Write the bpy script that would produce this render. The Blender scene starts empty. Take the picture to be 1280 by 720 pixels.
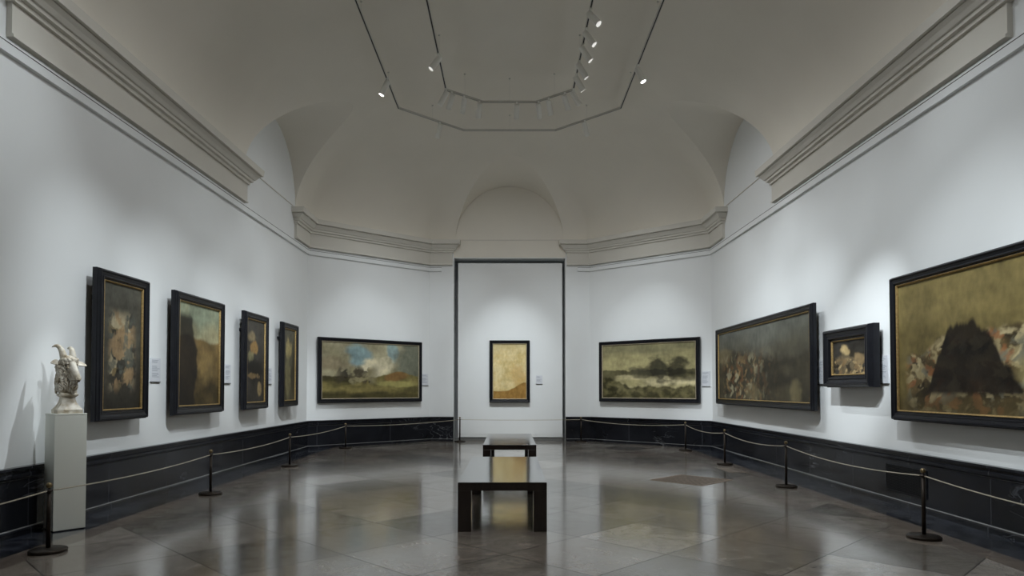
import bpy, bmesh, math, random
from mathutils import Vector, Matrix, noise, Quaternion
random.seed(4)
S = bpy.context.scene
COL = S.collection
PI = math.pi

# ------------------------------------------------------------------ materials
def new_mat(name):
    m = bpy.data.materials.new(name); m.use_nodes = True
    nt = m.node_tree
    return m, nt, nt.nodes['Principled BSDF']

def nd(nt, t, **kw):
    n = nt.nodes.new(t)
    for k, v in kw.items():
        if k.startswith('i_'):
            n.inputs[k[2:].replace('_', ' ')].default_value = v
        else:
            setattr(n, k, v)
    return n

def plain(name, col, rough=.6, metal=0.0, var=.06, scale=18.0, bump=0.0, coat=0.0, emit=None, es=0, spec=.5):
    m, nt, b = new_mat(name)
    tc = nd(nt, 'ShaderNodeTexCoord')
    nz = nd(nt, 'ShaderNodeTexNoise', i_Scale=scale, i_Detail=5.0)
    nt.links.new(tc.outputs['Object'], nz.inputs['Vector'])
    rmp = nd(nt, 'ShaderNodeValToRGB')
    rmp.color_ramp.elements[0].position = .3; rmp.color_ramp.elements[1].position = .7
    rmp.color_ramp.elements[0].color = [c * (1 - var) for c in col] + [1]
    rmp.color_ramp.elements[1].color = [min(1, c * (1 + var)) for c in col] + [1]
    nt.links.new(nz.outputs['Fac'], rmp.inputs['Fac'])
    nt.links.new(rmp.outputs['Color'], b.inputs['Base Color'])
    b.inputs['Roughness'].default_value = rough
    b.inputs['Metallic'].default_value = metal
    b.inputs['Coat Weight'].default_value = coat
    b.inputs['Coat Roughness'].default_value = .08
    b.inputs['Specular IOR Level'].default_value = spec
    if bump:
        bp = nd(nt, 'ShaderNodeBump', i_Strength=bump, i_Distance=.01)
        nt.links.new(nz.outputs['Fac'], bp.inputs['Height'])
        nt.links.new(bp.outputs['Normal'], b.inputs['Normal'])
    if emit:
        b.inputs['Emission Color'].default_value = (*emit, 1)
        b.inputs['Emission Strength'].default_value = es
    return m

M = {}
M['wall'] = plain('wall_paint', (.77, .79, .795), .85, var=.012, scale=1.5, spec=.2)
M['ceil'] = plain('ceiling_plaster', (.78, .745, .67), .9, var=.02, scale=1.2, spec=.15)
M['trim'] = plain('cornice_plaster', (.64, .62, .565), .8, var=.012, scale=3, spec=.2)
M['panelwall'] = plain('panel_paint', (.77, .79, .795), .85, var=.012, scale=1.5, spec=.2)
M['gap'] = plain('dark_gap', (.02, .02, .018), .9)
M['frame'] = plain('ebonised_frame', (.005, .0055, .0085), .32, var=.3, scale=9, coat=.0, spec=.32)
M['gold'] = plain('gilded_slip', (.42, .29, .12), .42, metal=.7, var=.25, scale=40)
M['cream'] = plain('cream_slip', (.42, .36, .26), .5, var=.1, scale=30)
M['bronze'] = plain('dark_bronze', (.028, .021, .016), .42, metal=.7, var=.25, scale=25)
M['brass'] = plain('aged_brass', (.22, .165, .09), .32, metal=.9, var=.25, scale=40)
M['cord'] = plain('beige_cord', (.42, .38, .30), .8, var=.15, scale=120)
M['ped'] = plain('pedestal_paint', (.68, .69, .63), .55, var=.015, scale=2, spec=.3)
M['white'] = plain('white_enamel', (.84, .84, .80), .45, var=.02, scale=10)
M['track'] = plain('track_metal', (.58, .57, .53), .5, var=.03, scale=10)
M['slot'] = plain('track_slot', (.02, .02, .02), .7)
M['glow'] = plain('lamp_glow', (.9, .9, .9), .3, emit=(1, .98, .94), es=14)
M['lens'] = plain('lamp_lens', (.5, .5, .5), .2, emit=(1, .98, .94), es=.55)
M['card'] = plain('caption_card', (.66, .68, .72), .35, var=.01)
M['ink'] = plain('caption_ink', (.36, .39, .44), .7)
M['panel_foot'] = plain('panel_foot', (.13, .13, .125), .6)
M['grille'] = plain('grille_metal', (.012, .012, .014), .5, metal=.5, var=.2)
M['ventwood'] = plain('floor_grille_bronze', (.30, .235, .185), .45, metal=.0, var=.2, scale=20)

def marble_black():
    m, nt, b = new_mat('black_marble')
    L = nt.links.new
    tc = nd(nt, 'ShaderNodeTexCoord')
    big = nd(nt, 'ShaderNodeTexNoise', i_Scale=1.3, i_Detail=8.0, i_Distortion=.6)
    L(tc.outputs['Object'], big.inputs['Vector'])
    base = nd(nt, 'ShaderNodeValToRGB')
    base.color_ramp.elements[0].position = .35; base.color_ramp.elements[0].color = (.006, .0065, .0085, 1)
    base.color_ramp.elements[1].position = .72; base.color_ramp.elements[1].color = (.016, .0175, .023, 1)
    L(big.outputs['Fac'], base.inputs['Fac'])
    vn = nd(nt, 'ShaderNodeTexNoise', i_Scale=2.2, i_Detail=6.0, i_Distortion=1.2)
    mp = nd(nt, 'ShaderNodeMapping'); mp.inputs['Scale'].default_value = (1, .55, 2.4)
    L(tc.outputs['Object'], mp.inputs['Vector']); L(mp.outputs['Vector'], vn.inputs['Vector'])
    s = nd(nt, 'ShaderNodeMath', operation='SUBTRACT'); s.inputs[1].default_value = .5
    L(vn.outputs['Fac'], s.inputs[0])
    a = nd(nt, 'ShaderNodeMath', operation='ABSOLUTE'); L(s.outputs[0], a.inputs[0])
    vr = nd(nt, 'ShaderNodeValToRGB')
    vr.color_ramp.elements[0].position = 0; vr.color_ramp.elements[0].color = (1, 1, 1, 1)
    vr.color_ramp.elements[1].position = .010; vr.color_ramp.elements[1].color = (0, 0, 0, 1)
    L(a.outputs[0], vr.inputs['Fac'])
    msk = nd(nt, 'ShaderNodeTexNoise', i_Scale=.8, i_Detail=2.0); L(tc.outputs['Object'], msk.inputs['Vector'])
    mr = nd(nt, 'ShaderNodeValToRGB')
    mr.color_ramp.elements[0].position = .56; mr.color_ramp.elements[1].position = .68
    L(msk.outputs['Fac'], mr.inputs['Fac'])
    mu = nd(nt, 'ShaderNodeMath', operation='MULTIPLY'); L(vr.outputs['Color'], mu.inputs[0]); L(mr.outputs['Color'], mu.inputs[1])
    mu2 = nd(nt, 'ShaderNodeMath', operation='MULTIPLY'); L(mu.outputs[0], mu2.inputs[0]); mu2.inputs[1].default_value = .7
    mx = nd(nt, 'ShaderNodeMix', data_type='RGBA'); L(mu2.outputs[0], mx.inputs[0]); L(base.outputs['Color'], mx.inputs[6])
    mx.inputs[7].default_value = (.22, .23, .25, 1)
    # slab joints: thin pale verticals along the wall
    sep = nd(nt, 'ShaderNodeSeparateXYZ'); L(tc.outputs['Object'], sep.inputs[0])
    mod = nd(nt, 'ShaderNodeMath', operation='PINGPONG'); mod.inputs[1].default_value = .62
    L(sep.outputs['Y'], mod.inputs[0])
    lt = nd(nt, 'ShaderNodeMath', operation='LESS_THAN'); lt.inputs[1].default_value = .004; L(mod.outputs[0], lt.inputs[0])
    jx = nd(nt, 'ShaderNodeMath', operation='MULTIPLY'); L(lt.outputs[0], jx.inputs[0]); jx.inputs[1].default_value = .35
    mx2 = nd(nt, 'ShaderNodeMix', data_type='RGBA'); L(jx.outputs[0], mx2.inputs[0]); L(mx.outputs[2], mx2.inputs[6])
    mx2.inputs[7].default_value = (.12, .125, .14, 1)
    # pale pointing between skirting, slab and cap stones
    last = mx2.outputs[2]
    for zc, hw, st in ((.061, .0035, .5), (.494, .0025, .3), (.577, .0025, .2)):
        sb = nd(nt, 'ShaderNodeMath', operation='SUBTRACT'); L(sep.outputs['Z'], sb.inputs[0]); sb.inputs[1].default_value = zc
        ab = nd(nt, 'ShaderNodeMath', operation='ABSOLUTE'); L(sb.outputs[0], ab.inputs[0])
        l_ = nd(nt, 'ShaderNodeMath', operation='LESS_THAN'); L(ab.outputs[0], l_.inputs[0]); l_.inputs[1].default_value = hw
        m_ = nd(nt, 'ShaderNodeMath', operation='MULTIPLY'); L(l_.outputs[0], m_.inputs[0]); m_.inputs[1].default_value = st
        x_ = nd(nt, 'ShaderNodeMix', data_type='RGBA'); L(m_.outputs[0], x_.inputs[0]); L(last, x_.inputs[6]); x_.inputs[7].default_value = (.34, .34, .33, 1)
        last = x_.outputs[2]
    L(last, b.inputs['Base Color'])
    b.inputs['Roughness'].default_value = .18
    b.inputs['Specular IOR Level'].default_value = .28
    return m
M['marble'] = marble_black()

def floor_mat():
    m, nt, b = new_mat('polished_stone_floor')
    L = nt.links.new
    def math_(op, a, bb=None, c=None):
        n = nd(nt, 'ShaderNodeMath', operation=op)
        for i, v in enumerate((a, bb, c)):
            if v is None: continue
            if isinstance(v, (int, float)): n.inputs[i].default_value = v
            else: L(v, n.inputs[i])
        return n.outputs[0]
    tc = nd(nt, 'ShaderNodeTexCoord'); P = tc.outputs['Object']
    sep = nd(nt, 'ShaderNodeSeparateXYZ'); L(P, sep.inputs[0])
    x, y = sep.outputs['X'], sep.outputs['Y']
    T = 1.27
    u = math_('DIVIDE', math_('SUBTRACT', math_('ADD', x, y), 4.08), T)
    v = math_('DIVIDE', math_('ADD', math_('SUBTRACT', x, y), 6.7), T)
    fu, fv = math_('FLOOR', u), math_('FLOOR', v)
    ru, rv = math_('SUBTRACT', u, fu), math_('SUBTRACT', v, fv)
    comb = nd(nt, 'ShaderNodeCombineXYZ'); L(fu, comb.inputs[0]); L(fv, comb.inputs[1])
    wn = nd(nt, 'ShaderNodeTexWhiteNoise', noise_dimensions='3D'); L(comb.outputs[0], wn.inputs['Vector'])
    tr = nd(nt, 'ShaderNodeValToRGB'); e = tr.color_ramp.elements
    e[0].position = 0; e[0].color = (.15, .137, .12, 1)
    e[1].position = 1; e[1].color = (.66, .62, .56, 1)
    k = tr.color_ramp.elements.new(.25); k.color = (.29, .262, .226, 1)
    k = tr.color_ramp.elements.new(.60); k.color = (.37, .325, .28, 1)
    k = tr.color_ramp.elements.new(.85); k.color = (.39, .325, .27, 1)
    L(wn.outputs['Value'], tr.inputs['Fac'])
    # cloudy mottling per tile
    off = nd(nt, 'ShaderNodeVectorMath', operation='MULTIPLY_ADD'); L(wn.outputs['Color'], off.inputs[0])
    off.inputs[1].default_value = (9, 9, 9); L(P, off.inputs[2])
    n1 = nd(nt, 'ShaderNodeTexNoise', i_Scale=3.6, i_Detail=11.0, i_Roughness=.72, i_Distortion=.8); L(off.outputs[0], n1.inputs['Vector'])
    mo = nd(nt, 'ShaderNodeValToRGB'); mo.color_ramp.elements[0].position = .3; mo.color_ramp.elements[1].position = .72
    mo.color_ramp.elements[0].color = (.45, .44, .43, 1); mo.color_ramp.elements[1].color = (1.0, 1.0, 1.0, 1)
    L(n1.outputs['Fac'], mo.inputs['Fac'])
    mul = nd(nt, 'ShaderNodeMix', data_type='RGBA', blend_type='MULTIPLY'); mul.inputs[0].default_value = 1
    L(tr.outputs['Color'], mul.inputs[6]); L(mo.outputs['Color'], mul.inputs[7])
    # fine white veins
    n2 = nd(nt, 'ShaderNodeTexNoise', i_Scale=4.5, i_Detail=7.0, i_Roughness=.7, i_Distortion=1.5); L(off.outputs[0], n2.inputs['Vector'])
    vv = math_('ABSOLUTE', math_('SUBTRACT', n2.outputs['Fac'], .5))
    n3 = nd(nt, 'ShaderNodeTexNoise', i_Scale=2.0, i_Detail=2.0); L(off.outputs[0], n3.inputs['Vector'])
    vein = math_('MULTIPLY', math_('LESS_THAN', vv, .009), math_('GREATER_THAN', n3.outputs['Fac'], .50))
    mv = nd(nt, 'ShaderNodeMix', data_type='RGBA'); L(math_('MULTIPLY', vein, .6), mv.inputs[0])
    L(mul.outputs[2], mv.inputs[6]); mv.inputs[7].default_value = (.30, .28, .25, 1)
    # joints
    ju = math_('MINIMUM', ru, math_('SUBTRACT', 1, ru)); jv = math_('MINIMUM', rv, math_('SUBTRACT', 1, rv))
    j = math_('LESS_THAN', math_('MINIMUM', ju, jv), .0065)
    mj = nd(nt, 'ShaderNodeMix', data_type='RGBA'); L(math_('MULTIPLY', j, .9), mj.inputs[0])
    L(mv.outputs[2], mj.inputs[6]); mj.inputs[7].default_value = (.022, .02, .018, 1)
    # tan border strip, then the black band along the long walls
    ax = math_('ABSOLUTE', math_('ADD', x, .01))
    tan_ = math_('GREATER_THAN', ax, 3.66)
    mt = nd(nt, 'ShaderNodeMix', data_type='RGBA'); L(tan_, mt.inputs[0]); L(mj.outputs[2], mt.inputs[6])
    tanc = nd(nt, 'ShaderNodeMix', data_type='RGBA', blend_type='MULTIPLY'); tanc.inputs[0].default_value = 1
    tanc.inputs[6].default_value = (0.270, 0.220, 0.183, 1); L(mo.outputs['Color'], tanc.inputs[7])
    L(tanc.outputs[2], mt.inputs[7])
    jt = math_('LESS_THAN', math_('ABSOLUTE', math_('SUBTRACT', ax, 3.66)), .004)
    mjt = nd(nt, 'ShaderNodeMix', data_type='RGBA'); L(math_('MULTIPLY', jt, .6), mjt.inputs[0]); L(mt.outputs[2], mjt.inputs[6])
    mjt.inputs[7].default_value = (.06, .05, .045, 1)
    blk = math_('GREATER_THAN', ax, 3.88)
    nb = nd(nt, 'ShaderNodeTexNoise', i_Scale=3.0, i_Detail=8.0, i_Distortion=1.2); L(P, nb.inputs['Vector'])
    br = nd(nt, 'ShaderNodeValToRGB'); br.color_ramp.elements[0].position = .4; br.color_ramp.elements[1].position = .85
    br.color_ramp.elements[0].color = (.008, .010, .016, 1); br.color_ramp.elements[1].color = (.09, .10, .13, 1)
    L(nb.outputs['Fac'], br.inputs['Fac'])
    mb = nd(nt, 'ShaderNodeMix', data_type='RGBA'); L(blk, mb.inputs[0]); L(mjt.outputs[2], mb.inputs[6]); L(br.outputs['Color'], mb.inputs[7])
    L(mb.outputs[2], b.inputs['Base Color'])
    rr = nd(nt, 'ShaderNodeMapRange'); rr.inputs['From Min'].default_value = .3; rr.inputs['From Max'].default_value = .7
    rr.inputs['To Min'].default_value = .12; rr.inputs['To Max'].default_value = .26
    L(n1.outputs['Fac'], rr.inputs['Value'])
    L(rr.outputs[0], b.inputs['Roughness'])
    b.inputs['IOR'].default_value = 1.7
    b.inputs['Coat Weight'].default_value = .5; b.inputs['Coat Roughness'].default_value = .11; b.inputs['Coat IOR'].default_value = 1.5
    L(math_('MULTIPLY', math_('SUBTRACT', 1.0, math_('MULTIPLY', j, .9)), math_('ADD', .58, math_('MULTIPLY', wn.outputs['Value'], .30))), b.inputs['Coat Weight'])
    # very slight unevenness between slabs and within them
    bw = nd(nt, 'ShaderNodeTexNoise', i_Scale=1.1, i_Detail=2.0); L(off.outputs[0], bw.inputs['Vector'])
    sw = nd(nt, 'ShaderNodeSeparateColor'); L(wn.outputs['Color'], sw.inputs[0])
    t1 = math_('MULTIPLY', math_('SUBTRACT', ru, .5), math_('SUBTRACT', sw.outputs[0], .5))
    t2 = math_('MULTIPLY', math_('SUBTRACT', rv, .5), math_('SUBTRACT', sw.outputs[1], .5))
    hh = math_('ADD', math_('MULTIPLY', math_('ADD', t1, t2), 1.6), math_('MULTIPLY', bw.outputs['Fac'], .8))
    hh = math_('ADD', hh, math_('MULTIPLY', n2.outputs['Fac'], .30))
    bp = nd(nt, 'ShaderNodeBump', i_Strength=1.0, i_Distance=.0035); L(hh, bp.inputs['Height'])
    L(bp.outputs['Normal'], b.inputs['Normal'])
    return m
M['floor'] = floor_mat()

def wood_mat():
    m, nt, b = new_mat('dark_wenge')
    L = nt.links.new
    tc = nd(nt, 'ShaderNodeTexCoord')
    mp = nd(nt, 'ShaderNodeMapping'); mp.inputs['Scale'].default_value = (14, .9, 3)
    L(tc.outputs['Object'], mp.inputs['Vector'])
    nz = nd(nt, 'ShaderNodeTexNoise', i_Scale=2.5, i_Detail=7.0); L(mp.outputs['Vector'], nz.inputs['Vector'])
    r = nd(nt, 'ShaderNodeValToRGB'); r.color_ramp.elements[0].position = .3; r.color_ramp.elements[1].position = .7
    r.color_ramp.elements[0].color = (.008, .005, .004, 1); r.color_ramp.elements[1].color = (.026, .015, .011, 1)
    L(nz.outputs['Fac'], r.inputs['Fac']); L(r.outputs['Color'], b.inputs['Base Color'])
    b.inputs['Roughness'].default_value = .16
    b.inputs['Specular IOR Level'].default_value = .6
    b.inputs['Coat Weight'].default_value = .6; b.inputs['Coat Roughness'].default_value = .07
    return m
M['wood'] = wood_mat()

def stone_mat():
    m, nt, b = new_mat('carved_pale_marble')
    L = nt.links.new
    tc = nd(nt, 'ShaderNodeTexCoord')
    nz = nd(nt, 'ShaderNodeTexNoise', i_Scale=16.0, i_Detail=8.0); L(tc.outputs['Object'], nz.inputs['Vector'])
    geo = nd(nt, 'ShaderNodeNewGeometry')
    r = nd(nt, 'ShaderNodeValToRGB'); r.color_ramp.elements[0].position = .35; r.color_ramp.elements[1].position = .62
    r.color_ramp.elements[0].color = (.34, .28, .19, 1); r.color_ramp.elements[1].color = (.62, .585, .51, 1)
    L(nz.outputs['Fac'], r.inputs['Fac'])
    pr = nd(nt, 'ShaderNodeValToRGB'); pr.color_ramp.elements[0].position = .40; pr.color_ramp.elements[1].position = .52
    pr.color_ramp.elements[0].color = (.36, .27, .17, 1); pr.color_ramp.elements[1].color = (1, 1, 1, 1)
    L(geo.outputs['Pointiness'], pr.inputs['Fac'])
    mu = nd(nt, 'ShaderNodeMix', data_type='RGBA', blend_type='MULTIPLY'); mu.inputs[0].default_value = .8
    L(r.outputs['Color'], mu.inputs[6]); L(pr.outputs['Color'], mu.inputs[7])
    L(mu.outputs[2], b.inputs['Base Color']); b.inputs['Roughness'].default_value = .6
    return m
M['stone'] = stone_mat()

def canvas_mat():
    m, nt, b = new_mat('oil_on_canvas')
    L = nt.links.new
    at = nd(nt, 'ShaderNodeVertexColor'); at.layer_name = 'pigment'
    L(at.outputs['Color'], b.inputs['Base Color'])
    b.inputs['Roughness'].default_value = .5
    b.inputs['Specular IOR Level'].default_value = .25
    tc = nd(nt, 'ShaderNodeTexCoord')
    nz = nd(nt, 'ShaderNodeTexNoise', i_Scale=60.0, i_Detail=4.0); L(tc.outputs['Object'], nz.inputs['Vector'])
    bp = nd(nt, 'ShaderNodeBump', i_Strength=.12, i_Distance=.004); L(nz.outputs['Fac'], bp.inputs['Height'])
    L(bp.outputs['Normal'], b.inputs['Normal'])
    return m
M['canvas'] = canvas_mat()

# ------------------------------------------------------------------ object helpers
def link(name, me, mat=None, parent=None, smooth=False, loc=None):
    o = bpy.data.objects.new(name, me); COL.objects.link(o)
    if mat: me.materials.append(mat)
    if smooth:
        for p in me.polygons: p.use_smooth = True
    if parent: o.parent = parent
    if loc: o.location = loc
    return o

def from_bm(name, bm, mat, parent=None, smooth=False, normals=True):
    if normals: bmesh.ops.recalc_face_normals(bm, faces=bm.faces)
    me = bpy.data.meshes.new(name); bm.to_mesh(me); bm.free()
    return link(name, me, mat, parent, smooth)

def tag(o, label, cat, group=None):
    o['label'] = label; o['category'] = cat
    if group: o['group'] = group
    return o
def struct(o): o['kind'] = 'structure'; return o
def thing(name, label, cat, loc=(0, 0, 0), rz=0, group=None):
    o = bpy.data.objects.new(name, None); COL.objects.link(o)
    o.empty_display_size = .1
    o.location = loc; o.rotation_euler = (0, 0, rz)
    return tag(o, label, cat, group)
def dup(root, loc=None, rz=None):
    r = root.copy(); COL.objects.link(r)
    if loc is not None: r.location = loc
    if rz is not None: r.rotation_euler = (0, 0, rz)
    for ch in list(root.children):
        if ch.type == 'LIGHT': continue
        c = ch.copy(); COL.objects.link(c); c.parent = r
        for g in ch.children:
            d = g.copy(); COL.objects.link(d); d.parent = c
    return r

def box(bm, x0, x1, y0, y1, z0, z1, bev=0, mat=Matrix.Identity(4)):
    vs = [bm.verts.new(mat @ Vector((x, y, z))) for x in (x0, x1) for y in (y0, y1) for z in (z0, z1)]
    fs = [(0, 1, 3, 2), (4, 6, 7, 5), (0, 4, 5, 1), (2, 3, 7, 6), (0, 2, 6, 4), (1, 5, 7, 3)]
    faces = [bm.faces.new([vs[i] for i in f]) for f in fs]
    if bev:
        es = list({e for f in faces for e in f.edges})
        bmesh.ops.bevel(bm, geom=es, offset=bev, segments=2, affect='EDGES', profile=.5)
def lathe(bm, prof, n=32, mat=Matrix.Identity(4)):
    rings = []
    for r, z in prof:
        if r < 1e-5: rings.append([bm.verts.new(mat @ Vector((0, 0, z)))])
        else: rings.append([bm.verts.new(mat @ Vector((r * math.cos(2 * PI * i / n), r * math.sin(2 * PI * i / n), z))) for i in range(n)])
    for a, b in zip(rings, rings[1:]):
        for i in range(n):
            j = (i + 1) % n
            if len(a) == 1 and len(b) == 1: continue
            if len(a) == 1: bm.faces.new((a[0], b[i], b[j]))
            elif len(b) == 1: bm.faces.new((a[i], b[0], a[j]))
            else: bm.faces.new((a[i], b[i], b[j], a[j]))
    if len(rings[0]) > 1: bm.faces.new(rings[0][::-1])
    if len(rings[-1]) > 1: bm.faces.new(rings[-1])
def tube(bm, pts, rad, n=10):
    pts = [Vector(p) for p in pts]
    rad = rad if isinstance(rad, (list, tuple)) else [rad] * len(pts)
    rings = []; up = None
    for i, p in enumerate(pts):
        t = (pts[min(i + 1, len(pts) - 1)] - pts[max(i - 1, 0)]).normalized()
        if up is None: up = t.orthogonal().normalized()
        up = (up - t * up.dot(t)).normalized(); s = t.cross(up)
        rings.append([bm.verts.new(p + (up * math.cos(2 * PI * k / n) + s * math.sin(2 * PI * k / n)) * rad[i]) for k in range(n)])
    for a, b in zip(rings, rings[1:]):
        for k in range(n): bm.faces.new((a[k], a[(k + 1) % n], b[(k + 1) % n], b[k]))
    bm.faces.new(rings[0][::-1]); bm.faces.new(rings[-1])

def sweep(bm, path, prof):
    """closed profile [(offset, z)] swept along a plan polyline; offset is to the right-hand side of travel."""
    P = [Vector(p) for p in path]; n = len(P); rings = []
    for i in range(n):
        d0 = (P[i] - P[i - 1]).normalized() if i > 0 else None
        d1 = (P[i + 1] - P[i]).normalized() if i < n - 1 else None
        d0 = d0 or d1; d1 = d1 or d0
        n0 = Vector((d0.y, -d0.x)); n1 = Vector((d1.y, -d1.x))
        m = (n0 + n1).normalized(); k = 1 / max(.25, m.dot(n0))
        rings.append([bm.verts.new((P[i].x + m.x * o * k, P[i].y + m.y * o * k, z)) for o, z in prof])
    q = len(prof)
    for a, b in zip(rings, rings[1:]):
        for k in range(q): bm.faces.new((a[k], a[(k + 1) % q], b[(k + 1) % q], b[k]))
    bm.faces.new(rings[0][::-1]); bm.faces.new(rings[-1])

# ------------------------------------------------------------------ room
W = 4.38; YA = 14.75; XB = 1.99; YB = 16.90; YM = 8.53
YN = 2 * YM - YB; YC = 2 * YM - YA          # mirrored near end (behind the camera)
NX = 1.385; NH = 4.54                        # niche half width and height
HS = 4.95; VA = 4.38; VB = 2.15

def prism(name, pts, z0, z1, mat):
    bm = bmesh.new()
    lo = [bm.verts.new((x, y, z0)) for x, y in pts]; hi = [bm.verts.new((x, y, z1)) for x, y in pts]
    n = len(pts)
    for i in range(n): bm.faces.new((lo[i], lo[(i + 1) % n], hi[(i + 1) % n], hi[i]))
    bm.faces.new(lo[::-1]); bm.faces.new(hi)
    return from_bm(name, bm, mat)
T = .30; ZT = 6.75
struct(prism('wall_left', [(-W, YC), (-W, YA), (-W - T, YA + .1), (-W - T, YC - .1)], 0, ZT, M['wall']))
struct(prism('wall_right', [(W, YC), (W, YA), (W + T, YA + .1), (W + T, YC - .1)], 0, ZT, M['wall']))
for nm, sx, fy in (('wall_back_left', -1, 1), ('wall_back_right', 1, 1), ('wall_front_left', -1, -1), ('wall_front_right', 1, -1)):
    my = (lambda y: y) if fy > 0 else (lambda y: 2 * YM - y)
    struct(prism(nm, [(sx * W, my(YA)), (sx * XB, my(YB)), (sx * (XB + .11), my(YB + T)), (sx * (W + T), my(YA + .1))], 0, ZT, M['wall']))
def end_wall(name, y0, y1):
    bm = bmesh.new()
    box(bm, -XB - .12, -NX, y0, y1, 0, ZT); box(bm, NX, XB + .12, y0, y1, 0, ZT); box(bm, -NX, NX, y0, y1, NH, ZT)
    return struct(from_bm(name, bm, M['wall']))
end_wall('wall_back', YB, YB + .45)
end_wall('wall_front', YN - .40, YN)
# dark passage behind the partition panel, and the lobby the camera stands in
bm = bmesh.new(); y0 = YB + .45
box(bm, -1.6, 1.6, y0 + .55, y0 + .65, 0, 4.8); box(bm, -1.6, -1.5, y0, y0 + .55, 0, 4.8); box(bm, 1.5, 1.6, y0, y0 + .55, 0, 4.8); box(bm, -1.6, 1.6, y0, y0 + .65, 4.7, 4.8)
struct(from_bm('wall_passage', bm, M['wall']))
bm = bmesh.new(); y1 = YN - .4
box(bm, -2.2, 2.2, -3.6, -3.5, 0, 4.9); box(bm, -2.2, -2.1, -3.6, y1, 0, 4.9); box(bm, 2.1, 2.2, -3.6, y1, 0, 4.9); box(bm, -2.2, 2.2, -3.6, y1, 4.8, 4.9)
struct(from_bm('wall_lobby', bm, M['wall']))

# floor
bm = bmesh.new(); box(bm, -4.9, 4.9, -3.7, 18.2, -.2, 0)
struct(from_bm('floor', bm, M['floor']))

# partition panel closing the niche
bm = bmesh.new()
box(bm, -1.285, 1.315, 16.98, 17.16, .095, 4.43, .004)
pw = struct(from_bm('wall_panel', bm, M['panelwall']))
bm = bmesh.new(); box(bm, -1.285, 1.315, 16.99, 17.14, 0.0, .070, .003)
struct(from_bm('baseboard_panel', bm, M['panel_foot']))

# ---- vault
def smin(a, b, k):
    h = max(k - abs(a - b), 0) / k
    return min(a, b) - h * h * k * .25
NA = Vector((YB - YA, W - XB)).normalized()      # inward pull of the canted walls
def dist(x, y):
    ax = abs(x); ym = abs(y - YM)
    ds = W - ax; de = (YB - YM) - ym
    da = -((ax - W) * NA.x + (ym - (YA - YM)) * NA.y)
    m = max(0, min(ds, de, da)); k = .02 + .45 * min(m, 1.2)
    return max(0, smin(smin(ds, da, k), de, k))
def vault(x, y):
    t = 1 - min(dist(x, y) / VA, 1)
    return HS + VB * math.sqrt(max(0, 1 - t * t))
PR = 1.335
PENS = [('x', -1, 12.52, .15), ('x', 1, 12.52, .15), ('x', -1, 2 * YM - 12.52, .15), ('x', 1, 2 * YM - 12.52, .15), ('y', 1, 0, .17), ('y', -1, 0, .17)]
def pen_one(p, x, y):
    ax, sg, c, s = p
    if ax == 'x': u = y - c; d = W - sg * x
    else: u = x - c; d = (YB - YM) - sg * (y - YM)
    if d > 3.2: return -9
    w = PR * PR - u * u
    return 5.0 + math.sqrt(w) + s * d if w > 0 else 5.0 - 3 * math.sqrt(-w)
def pen(x, y): return max(pen_one(p, x, y) for p in PENS)

def clip_mesh(tris, g, ev):
    """keep g<0; edge points found by bisection in parameter space, ev maps a parameter to a 3D point"""
    out = []; cache = {}
    def cross(a, b):
        if g(*a) > g(*b): a, b = b, a
        k = (a, b)
        if k in cache: return cache[k]
        lo, hi = 0.0, 1.0
        for _ in range(14):
            m = (lo + hi) / 2
            if g(a[0] + (b[0] - a[0]) * m, a[1] + (b[1] - a[1]) * m) < 0: lo = m
            else: hi = m
        r = (a[0] + (b[0] - a[0]) * lo, a[1] + (b[1] - a[1]) * lo)
        cache[k] = r; return r
    for t in tris:
        poly = []
        for i in range(len(t)):
            a, b = t[i], t[(i + 1) % len(t)]; ga, gb = g(*a) < 0, g(*b) < 0
            if ga: poly.append(a)
            if ga != gb: poly.append(cross(a, b))
        if len(poly) >= 3: out.append(poly)
    bm = bmesh.new(); vm = {}
    for poly in out:
        vs = []
        for q in poly:
            if q not in vm: vm[q] = bm.verts.new(ev(*q))
            if not vs or vs[-1] is not vm[q]: vs.append(vm[q])
        if len(set(vs)) >= 3 and len(set(vs)) == len(vs):
            try: bm.faces.new(vs)
            except ValueError: pass
    return bm

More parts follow.
